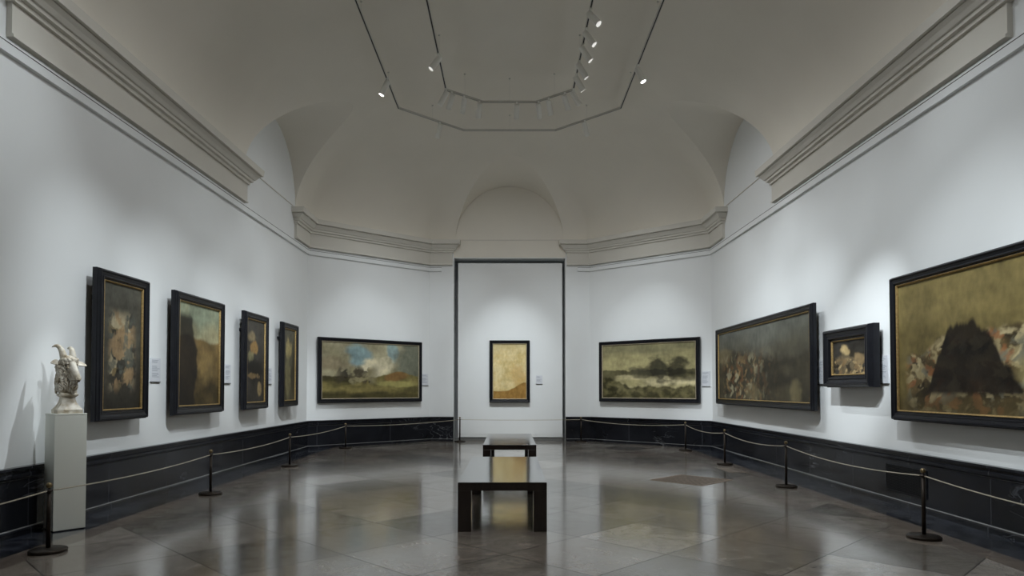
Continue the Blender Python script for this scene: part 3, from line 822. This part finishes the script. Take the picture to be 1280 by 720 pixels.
for (ya, yb, za, zb) in ((-.38, .38, .0, .015), (-.38, .38, .285, .30), (-.38, -.365, .015, .285), (.365, .38, .015, .285)): box(bm, -.012, 0, ya, yb, za, zb)
from_bm('frame', bm, M['grille'], o)
bm = bmesh.new(); k = 0
zz = .03
while zz < .28:
    box(bm, -.010, -.002, -.365, .365, zz, zz + .007); zz += .017
yy = -.35
while yy < .35:
    box(bm, -.006, -.003, yy, yy + .006, .015, .285); yy += .03
from_bm('slats', bm, M['grille'], o)
bm = bmesh.new(); box(bm, -.002, 0, -.365, .365, .015, .285); from_bm('backing', bm, M['slot'], o)

# ------------------------------------------------------------------ pedestal and goat head
pa = math.radians(50); s = .262
Rv = Vector((math.cos(pa), math.sin(pa))); Lv = Vector((-math.sin(pa), math.cos(pa)))
Np = Vector((-4.118, 6.19)); pcn = Np + (Rv + Lv) * s / 2
o = thing('pedestal', 'tall plain grey-green square pedestal against the left wall', 'pedestal', (pcn.x, pcn.y, 0), pa)
bm = bmesh.new(); box(bm, -s / 2, s / 2, -s / 2, s / 2, .010, 1.058, .002); from_bm('body', bm, M['ped'], o)
bm = bmesh.new(); box(bm, -s / 2 - .002, s / 2 + .002, -s / 2 - .002, s / 2 + .002, 1.058, 1.070, .002); from_bm('top_slab', bm, M['ped'], o)
bm = bmesh.new(); box(bm, -s / 2 + .008, s / 2 - .008, -s / 2 + .008, s / 2 - .008, 0, .010); from_bm('foot', bm, M['slot'], o)

def uvs(bm, c, r, rot=None, n=20, m=14):
    """ellipsoid"""
    mt = Matrix.Translation(c) @ (rot.to_matrix().to_4x4() if rot else Matrix.Identity(4)) @ Matrix.Diagonal((*r, 1))
    bmesh.ops.create_uvsphere(bm, u_segments=n, v_segments=m, radius=1, matrix=mt)
def remeshed(bm, voxel, smooth_it=2):
    me = bpy.data.meshes.new('tmp'); bm.to_mesh(me); bm.free()
    ob = bpy.data.objects.new('tmp', me); COL.objects.link(ob)
    md = ob.modifiers.new('r', 'REMESH'); md.mode = 'VOXEL'; md.voxel_size = voxel
    if smooth_it:
        sm = ob.modifiers.new('s', 'SMOOTH'); sm.iterations = smooth_it; sm.factor = .5
    dg = bpy.context.evaluated_depsgraph_get(); dg.update()
    res = bpy.data.meshes.new_from_object(ob.evaluated_get(dg))
    bpy.data.objects.remove(ob)
    return res

def goat():
    g = thing('goat_head_sculpture', 'carved pale marble goat head with horns on a moulded square socle', 'sculpture', (pcn.x + .008, pcn.y, 1.070), 0)
    # local frame: x to the viewer's right, -y to the viewer, z up. rotated so that -y faces the camera
    view = math.atan2(pcn.x, pcn.y)
    g.rotation_euler = (0, 0, -view)
    # socle (square, moulded)
    bm = bmesh.new(); prof = [(.135, 0), (.135, .034), (.128, .040), (.122, .046), (.100, .072), (.080, .100), (.070, .130), (.068, .150), (.084, .158), (.094, .166), (.094, .178), (.080, .184), (.066, .188)]
    rings = [[bm.verts.new((sx * r, sy * r, z)) for sx, sy in ((-1, -1), (1, -1), (1, 1), (-1, 1))] for r, z in prof]
    for a, b in zip(rings, rings[1:]):
        for k in range(4): bm.faces.new((a[k], a[(k + 1) % 4], b[(k + 1) % 4], b[k]))
    bm.faces.new(rings[0][::-1]); bm.faces.new(rings[-1])
    bmesh.ops.scale(bm, vec=(.76, .76, 1), verts=bm.verts)
    so = from_bm('socle', bm, M['stone'], g); so.rotation_euler = (0, 0, math.radians(14) + view * 0)
    def stretch(m_):
        for v in m_.vertices: v.co.z = .188 + (v.co.z - .188) * 1.15
    # head and neck
    bm = bmesh.new()
    F = Vector((.52, -.85, 0)).normalized()       # the way the muzzle points
    Sx = Vector((F.y * -1, F.x, 0))               # the head's own side direction
    up = Vector((0, 0, 1))
    def at(f, sd, z): return F * f + Sx * sd + up * z
    rotF = Quaternion((0, 0, 1), math.atan2(F.y, F.x))
    uvs(bm, at(-.025, 0, .245), (.080, .078, .075), rotF)           # neck
    uvs(bm, at(-.030, 0, .320), (.078, .080, .085), rotF)
    uvs(bm, at(-.020, 0, .400), (.078, .076, .080), rotF)           # skull back
    uvs(bm, at(.010, 0, .440), (.062, .064, .050), rotF)            # brow
    def chain(pts, asp=.9):
        n = len(pts)
        for k in range(n - 1):
            for q in range(6):
                t = q / 6; f0 = pts[k]; f1 = pts[k + 1]
                f_, z_, r_ = [f0[i_] + (f1[i_] - f0[i_]) * t for i_ in range(3)]
                uvs(bm, at(f_, 0, z_), (r_ * 1.05, r_ * asp, r_), rotF, 16, 12)
    chain([(.020, .435, .052), (.060, .400, .043), (.100, .358, .036), (.135, .318, .031), (.152, .296, .025)])     # long bridge of the face
    chain([(.020, .360, .045), (.060, .325, .034), (.100, .285, .026), (.124, .268, .019)])                         # jaw
    uvs(bm, at(.160, 0, .300), (.016, .026, .016), rotF)            # nose tip
    tube(bm, [at(.105, 0, .270), at(.108, 0, .240), at(.095, 0, .205), at(.078, 0, .180)], [.022, .024, .017, .006], 12)   # beard
    tube(bm, [at(.090, .012, .280), at(.085, .016, .245), at(.070, .012, .205)], [.018, .018, .006], 12)
    tube(bm, [at(.090, -.012, .280), at(.085, -.016, .240), at(.066, -.014, .200)], [.018, .018, .006], 12)
    for sd in (-1, 1):
        uvs(bm, at(.052, sd * .044, .424), (.022, .012, .009), rotF)    # brow ridge over the eye
        uvs(bm, at(.058, sd * .040, .405), (.010, .008, .008), rotF)    # eyeball
        uvs(bm, at(.060, sd * .040, .391), (.018, .010, .006), rotF)    # lower lid
        uvs(bm, at(.000, sd * .040, .470), (.030, .028, .034), rotF)    # horn root
        uvs(bm, at(.158, sd * .019, .306), (.010, .009, .010), rotF)    # nostril wing
    # curls of wool round the brow and down the neck
    rnd = random.Random(7)
    for k in range(20):
        a = -1.5 + 3.0 * k / 19
        uvs(bm, at(.012 + .058 * math.cos(a), .068 * math.sin(a), .452 + .008 * math.sin(k * 2.3)), (.012, .012, .013), None, 10, 8)
        uvs(bm, at(.004 + .064 * math.cos(a), .070 * math.sin(a), .432 + .008 * math.sin(k * 1.7)), (.010, .010, .012), None, 10, 8)
    for k in range(90):
        a = rnd.uniform(0, 2 * PI); z = rnd.uniform(.19, .40)
        if abs(((a + PI) % (2 * PI)) - PI) < .5 and z > .27: continue
        r = .078
        p = at(-.028 + r * math.cos(a), r * math.sin(a), z); p2 = p + Vector((0, 0, -.035)) + Vector((rnd.uniform(-.008, .008), rnd.uniform(-.008, .008), 0))
        tube(bm, [p + up * .02, p, p2], [.006, .011, .004], 8)
    me = remeshed(bm, .0034, 2)
    def gs(d, w): return math.exp(-(d / w) ** 2)
    for v in me.vertices:
        p = v.co.copy(); n = v.normal.copy()
        f_ = p.dot(F); s_ = p.dot(Sx); z = p.z; q = 0.0
        fmask = ss(.045, .085, f_) * ss(.250, .275, z)          # smooth face, shaggy everywhere else
        if z > .40: fmask = max(fmask, ss(.035, .06, f_))
        # locks of wool: warped ridges running down, curls towards the brow
        wx = noise.noise(Vector((p.x * 14, p.y * 14, p.z * 14))) * .045
        a = noise.noise(Vector(((s_ + wx) * 62, (f_ + wx) * 62, z * 17))); b_ = noise.noise(Vector((p.x * 130, p.y * 130, p.z * 55 + 4)))
        q += (1 - fmask) * (.0105 * (.35 - abs(a)) * 1.6 + .0026 * b_)
        q += fmask * .0008 * noise.noise(p * 150)
        # eyes, nostrils, mouth
        for sd in (-1, 1):
            d = math.sqrt((f_ - .062) ** 2 + (s_ - sd * .046) ** 2 + ((z - .402) * 1.25) ** 2)
            q += -.011 * gs(d, .019) + .009 * gs(d, .0085)
            d2 = math.sqrt((f_ - .166) ** 2 + (s_ - sd * .016) ** 2 + (z - .303) ** 2); q += -.008 * gs(d2, .0065)
            # hollow along the cheek
            d3 = math.hypot((z - (.36 - (f_ - .09) * .9)) , (s_ - sd * .042) * .8); q += -.003 * gs(d3, .012) * ss(.07, .09, f_)
        if f_ > .075: q += -.0075 * gs(z - (.283 + (.155 - f_) * .10), .0042) * ss(.075, .10, f_)
        v.co = p + n * q
    stretch(me); link('head', me, M['stone'], g, smooth=True)
    # horns
    for sd in (-1, 1):
        bm = bmesh.new(); pts = []; rd = []
        for k in range(15):
            t = k / 14
            if sd > 0:   # far horn (viewer's right): rises and sweeps back
                p = at(.005 - .10 * t * t, .038 + .010 * t, .472 + .085 * math.sin(t * PI * .62))
            else:        # near horn: rises, then its tip curls to the viewer's left
                p = at(.005 - .085 * t, -.042 - .060 * t * t, .470 + .100 * math.sin(t * PI * .66))
            pts.append(p); rd.append(.0295 * (1 - t) ** .7 + .002)
        tube(bm, pts, rd, 18)
        h = from_bm('horn', bm, M['stone'], g, True); stretch(h.data)
    # ears
    for sd in (-1, 1):
        bm = bmesh.new(); root = at(-.015, sd * .070, .425)
        dirv = (Sx * sd * 1.0 + Vector((0, 0, .02 if sd > 0 else .35)) - F * (.0 if sd > 0 else .5)).normalized(); el = .115 if sd > 0 else .070
        n = 12; rings = []
        nv = Vector((0, -.75, .65)).normalized(); nv = (nv - dirv * nv.dot(dirv)).normalized(); wv = dirv.cross(nv)
        for i in range(n + 1):
            t = i / n; wd = .006 + .022 * math.sin(PI * min(1, t * .92 + .08)) ** .8; c = root + dirv * (el * t) - up * .012 * t * t
            ring = []
            for a in range(12):
                an = 2 * PI * a / 12; cc = math.cos(an); sn = math.sin(an)
                ring.append(bm.verts.new(c + wv * wd * cc + nv * (.006 * sn + (.012 * cc * cc * (1 if sn > -.2 else .8)) * math.sin(PI * t))))
            rings.append(ring)
        for a, b in zip(rings, rings[1:]):
            for k in range(12): bm.faces.new((a[k], a[(k + 1) % 12], b[(k + 1) % 12], b[k]))
        bm.faces.new(rings[0][::-1]); bm.faces.new(rings[-1])
        stretch(from_bm('ear', bm, M['stone'], g, True).data)
goat()

# ------------------------------------------------------------------ lighting tracks
TZ = 6.65
OX, IX = 2.12, 1.14
def track(label, pts):
    o = thing('lighting_track', label, 'light track', (0, 0, 0), 0)
    P = [Vector(p) for p in pts]
    bm = bmesh.new()
    sweep(bm, pts, [(-.018, TZ - .012), (-.010, TZ - .012), (-.010, TZ + .005), (.010, TZ + .005), (.010, TZ - .012), (.018, TZ - .012), (.018, TZ + .022), (-.018, TZ + .022)])
    from_bm('rail', bm, M['track'], o)
    bm = bmesh.new(); sweep(bm, pts, [(-.010, TZ - .006), (.010, TZ - .006), (.010, TZ + .005), (-.010, TZ + .005)])
    sl = from_bm('slot', bm, M['slot'], o); sl['label'] = 'dark slot along the rail'
    # thin suspension rods up to the vault
    for a, b in zip(P, P[1:]):
        n = max(1, int((b - a).length / 1.9))
        for k in range(n):
            p = a.lerp(b, (k + .5) / n); bm = bmesh.new()
            top = max(vault(p.x, p.y), pen(p.x, p.y))
            lathe(bm, [(0, TZ + .02), (.0018, TZ + .02), (.0018, top - .012), (.018, top - .010), (.018, top + .002), (0, top + .002)], 12, Matrix.Translation((p.x, p.y, 0)))
            from_bm('suspension_rod', bm, M['track'], o, True)
yf0 = 2 * YM - 12.89
track('outer grey lighting track following the walls below the vault', [(0, 3.04), (-.95, 3.04), (-OX, yf0 + .0), (-OX, 12.89), (-.95, 14.02), (.95, 14.02), (OX, 12.89), (OX, yf0), (.95, 3.04), (0, 3.04)])
track('inner grey lighting track, the smaller loop nearer the middle of the vault', [(0, 4.46), (-.50, 4.46), (-IX, 5.0), (-IX, 12.10), (-.50, 12.62), (.50, 12.62), (IX, 12.10), (IX, 5.0), (.50, 4.46), (0, 4.46)])

# spotlight heads
def spot_proto():
    o = thing('spotlight', '', 'spotlight')
    bm = bmesh.new(); box(bm, -.016, .016, -.045, .045, -.034, -.010, .002); lathe(bm, [(0, -.062), (.008, -.062), (.008, -.034), (0, -.034)], 12); from_bm('adapter', bm, M['white'], o)
    return o
SPOTS = []
def head(p, target, label, lit, group, energy, size, blend=1.0, col=(1, 1, 1), length=.22, rad=.048):
    o = thing('spotlight', label, 'spotlight', (p[0], p[1], TZ), 0, group)
    bm = bmesh.new(); box(bm, -.016, .016, -.045, .045, -.034, -.010, .002)
    lathe(bm, [(0, -.085), (.007, -.085), (.007, -.034), (0, -.034)], 12); from_bm('adapter', bm, M['white'], o)
    piv = Vector((0, 0, -.095)); t = (Vector(target) - Vector((p[0], p[1], TZ)) - piv).normalized()
    rot = Vector((0, 0, -1)).rotation_difference(t).to_matrix().to_4x4()
    mt = Matrix.Translation(piv) @ rot
    bm = bmesh.new()
    lathe(bm, [(0, .05), (rad * .86, .05), (rad, .04), (rad, -length + .055), (rad * 1.04, -length + .05), (rad * 1.04, -length + .04), (rad, -length + .04), (rad, -length + .05 - .05), (rad * .9, -length), (rad * .9, -length + .022), (0, -length + .022)], 28, mt)
    from_bm('housing', bm, M['white'], o, False)
    bm = bmesh.new(); lathe(bm, [(0, -length + .012), (rad * .88, -length + .012), (rad * .88, -length + .020), (0, -length + .020)], 24, mt)
    from_bm('lens', bm, M['glow'] if lit else M['lens'], o, True)
    if energy:
        ld = bpy.data.lights.new('spot_beam', 'SPOT'); ld.energy = energy; ld.spot_size = math.radians(size); ld.spot_blend = blend
        ld.shadow_soft_size = .03; ld.color = col
        lo = bpy.data.objects.new('spot_beam', ld); COL.objects.link(lo); lo.parent = o
        lo.matrix_local = Matrix.Translation(piv + t * (length + .012)) @ rot
        # added wide fill spot at every fitting, lifts the room's ambient light
        l2 = bpy.data.lights.new('spot_fill', 'SPOT'); l2.energy = FILL; l2.spot_size = math.radians(158); l2.spot_blend = 1
        l2.shadow_soft_size = .04; l2.color = (.97, .985, 1)
        t2 = (t + Vector((0, 0, -1.2))).normalized(); r2 = Vector((0, 0, -1)).rotation_difference(t2).to_matrix().to_4x4()
        l2o = bpy.data.objects.new('spot_fill', l2); COL.objects.link(l2o); l2o.parent = o
        l2o.matrix_local = Matrix.Translation(piv + t * (length + .012)) @ r2
    return o
COOL = (.885, .96, 1.0)
gO = 'spotlights on the outer track'; gI = 'spotlights on the inner track'
XL = -FX
def pt(side, y, z=1.75): return (side * FX, y, z - .12)
# (x, y, target, label, lit, energy, size)
FILL = 25; E1 = 330; EK = .97; SK = 1.25
HEADS = [
 (-OX, 11.64, pt(-1, 11.4, 1.9), 'white spotlight with glowing face on the left of the outer track', 1, E1 * .36, 44, gO),
 (-1.40, 13.59, (-3.2, 15.8, 1.2), 'white spotlight on the left bend of the outer track, before the valley landscape', 0, E1 * .25, 60, gO),
 (1.50, 13.49, (3.2, 15.8, 1.2), 'white spotlight on the right bend of the outer track, before the river landscape', 0, E1 * .25, 60, gO),
 (OX, 11.15, pt(1, 10.4, 1.75), 'white spotlight with brightly glowing face on the right of the outer track', 1, E1 * .36, 44, gO),
 (-IX, 10.77, pt(-1, 9.35, 1.75), 'white spotlight with small lit face hanging on the left straight of the inner track', 0, E1 * .36, 44, gI),
 (-IX, 12.05, pt(-1, 13.2, 1.75), 'white spotlight nearest the left corner of the inner track', 0, E1 * .36, 44, gI),
 (-1.04, 12.18, (-3.2, 15.7, 1.5), 'white spotlight just past the left corner of the inner track', 0, E1 * 1.0, 32, gI),
 (-.83, 12.355, (-2.3, 16.3, .9), 'white spotlight midway along the left bend of the inner track', 0, E1 * .3, 46, gI),
 (-.56, 12.57, (-1.3, 16.9, 1.8), 'white spotlight at the far end of the inner track left bend', 0, E1 * .45, 38, gI),
 (.135, 12.62, (0, 16.95, 1.75), 'lone white spotlight on the end straight of the inner track, aimed into the niche', 0, E1 * 1.6, 26, gI),
 (.54, 12.59, (1.3, 16.9, 1.8), 'white spotlight at the start of the inner track right bend', 0, E1 * .45, 38, gI),
 (.72, 12.44, (2.3, 16.3, .9), 'white spotlight second along the inner track right bend', 0, E1 * .3, 46, gI),
 (1.0, 12.21, (3.2, 15.7, 1.5), 'white spotlight third along the inner track right bend', 0, E1 * 1.25, 32, gI),
 (IX, 12.05, pt(1, 13.2, 1.75), 'white spotlight at the right corner of the inner track', 0, E1 * .36, 44, gI),
 (IX, 11.46, pt(1, 12.3, 1.75), 'white spotlight on the inner track right straight, first before the corner', 0, E1 * .36, 44, gI),
 (IX, 11.01, pt(1, 11.2, 1.75), 'white spotlight on the inner track right straight, second from the corner', 0, E1 * .36, 44, gI),
 (IX, 10.46, pt(1, 9.9, 1.75), 'white spotlight on the inner track right straight, third from the corner', 0, E1 * .36, 44, gI),
 (IX, 10.0, pt(1, 8.55, 1.75), 'white spotlight on the inner track right straight, fourth from the corner', 0, E1 * .36, 44, gI),
 (IX, 9.48, pt(1, 7.0, 1.75), 'white spotlight on the inner track right straight, nearest the viewer', 0, E1 * .36, 44, gI),
]
for x, y, tg, lab, lit, en, sz, grp in HEADS:
    head((x, y), tg, lab, lit, grp, en * EK, sz * SK, col=COOL)
# the same fittings, and added fill heads, further along the tracks, above the frame of the photograph
OFF = [
 (.35, 4.46, (-4.3, 7.5, 1.62), E1 * 2.36, 23, gI, 'aimed at the nearest left-wall painting'),
 (-.30, 4.46, (-4.3, 9.35, 1.62), E1 * 2.84, 20, gI, 'aimed at the ochre bank canvas'),
 (-1.02, 4.85, (-4.3, 11.4, 1.62), E1 * 3.65, 15, gI, 'aimed at the third left-wall painting'),
 (-.80, 4.68, (-4.3, 13.15, 1.65), E1 * 4.46, 12, gI, 'aimed at the last left-wall painting'),
 (.80, 4.68, (4.3, 12.9, 1.6), E1 * 4.59, 14, gI, 'aimed at the far half of the murky canvas'),
 (1.02, 4.85, (4.3, 10.7, 1.6), E1 * 3.51, 17, gI, 'aimed at the near half of the murky canvas'),
 (.02, 4.46, (4.3, 8.45, 1.75), E1 * 6.5, 13, gI, 'aimed at the small deep-framed canvas'),
 (.30, 3.04, (4.3, 6.7, 1.6), E1 * 2.56, 24, gO, 'aimed at the longest olive canvas'),
 (-.50, 3.04, (4.3, 4.8, 1.6), E1 * 2.16, 26, gO, 'aimed at the longest olive canvas, near end'),
 (-OX, 8.45, (-4.16, 6.40, 1.42), E1 * 2.43, 7.5, gO, 'aimed at the goat head'),
 (-IX, 5.45, (-4.08, 6.35, .95), E1 * 0.41, 20, gI, 'added fill for the pedestal'),  # unseen head added to brighten the pedestal
 (-OX, 6.2, (-4.3, 5.2, 2.3), E1 * 0.41, 50, gO, 'added fill for the near left wall'),  # unseen wide fill added for this wall
 (OX, 6.9, (4.3, 6.0, 2.0), E1 * 0.32, 50, gO, 'added fill for the near right wall'),  # likewise added fill, opposite side
]
for x, y, tg, en, sz, grp, wh in OFF:
    head((x, y), tg, 'spotlight out of view above, %s track, %s' % ('outer' if grp is gO else 'inner', wh), 0, grp, en * EK, sz * SK, col=COOL)
for g_ in (low, tall):
    if not g_.get('label'): bpy.data.objects.remove(g_)

# ------------------------------------------------------------------ world, camera, view
w = bpy.data.worlds.new('World'); S.world = w; w.use_nodes = True
w.node_tree.nodes['Background'].inputs[0].default_value = (.02, .02, .02, 1)
w.node_tree.nodes['Background'].inputs[1].default_value = 0.0
cam = bpy.data.cameras.new('camera'); co = bpy.data.objects.new('camera', cam); COL.objects.link(co)
TILT = math.radians(1.5); FPX = 853.33
cam.sensor_width = 36; cam.lens = 36 * FPX / 1280
co.location = (0, 0, 1.3); co.rotation_euler = (PI / 2 + TILT, 0, 0)
py = 485.7 - FPX * math.tan(TILT)
cam.shift_x = (640 - 637) / 1280; cam.shift_y = (py - 360) / 1280
cam.clip_start = .05; cam.clip_end = 60
S.camera = co
S.view_settings.view_transform = 'Standard'; S.view_settings.look = 'None'
S.view_settings.gamma = 1; S.view_settings.use_curve_mapping = False
S.view_settings.exposure = 0.25
S.cycles.max_bounces = 10; S.cycles.diffuse_bounces = 9; S.cycles.glossy_bounces = 4
S.cycles.use_denoising = True
S.cycles.sample_clamp_indirect = 6
S.cycles.caustics_reflective = False
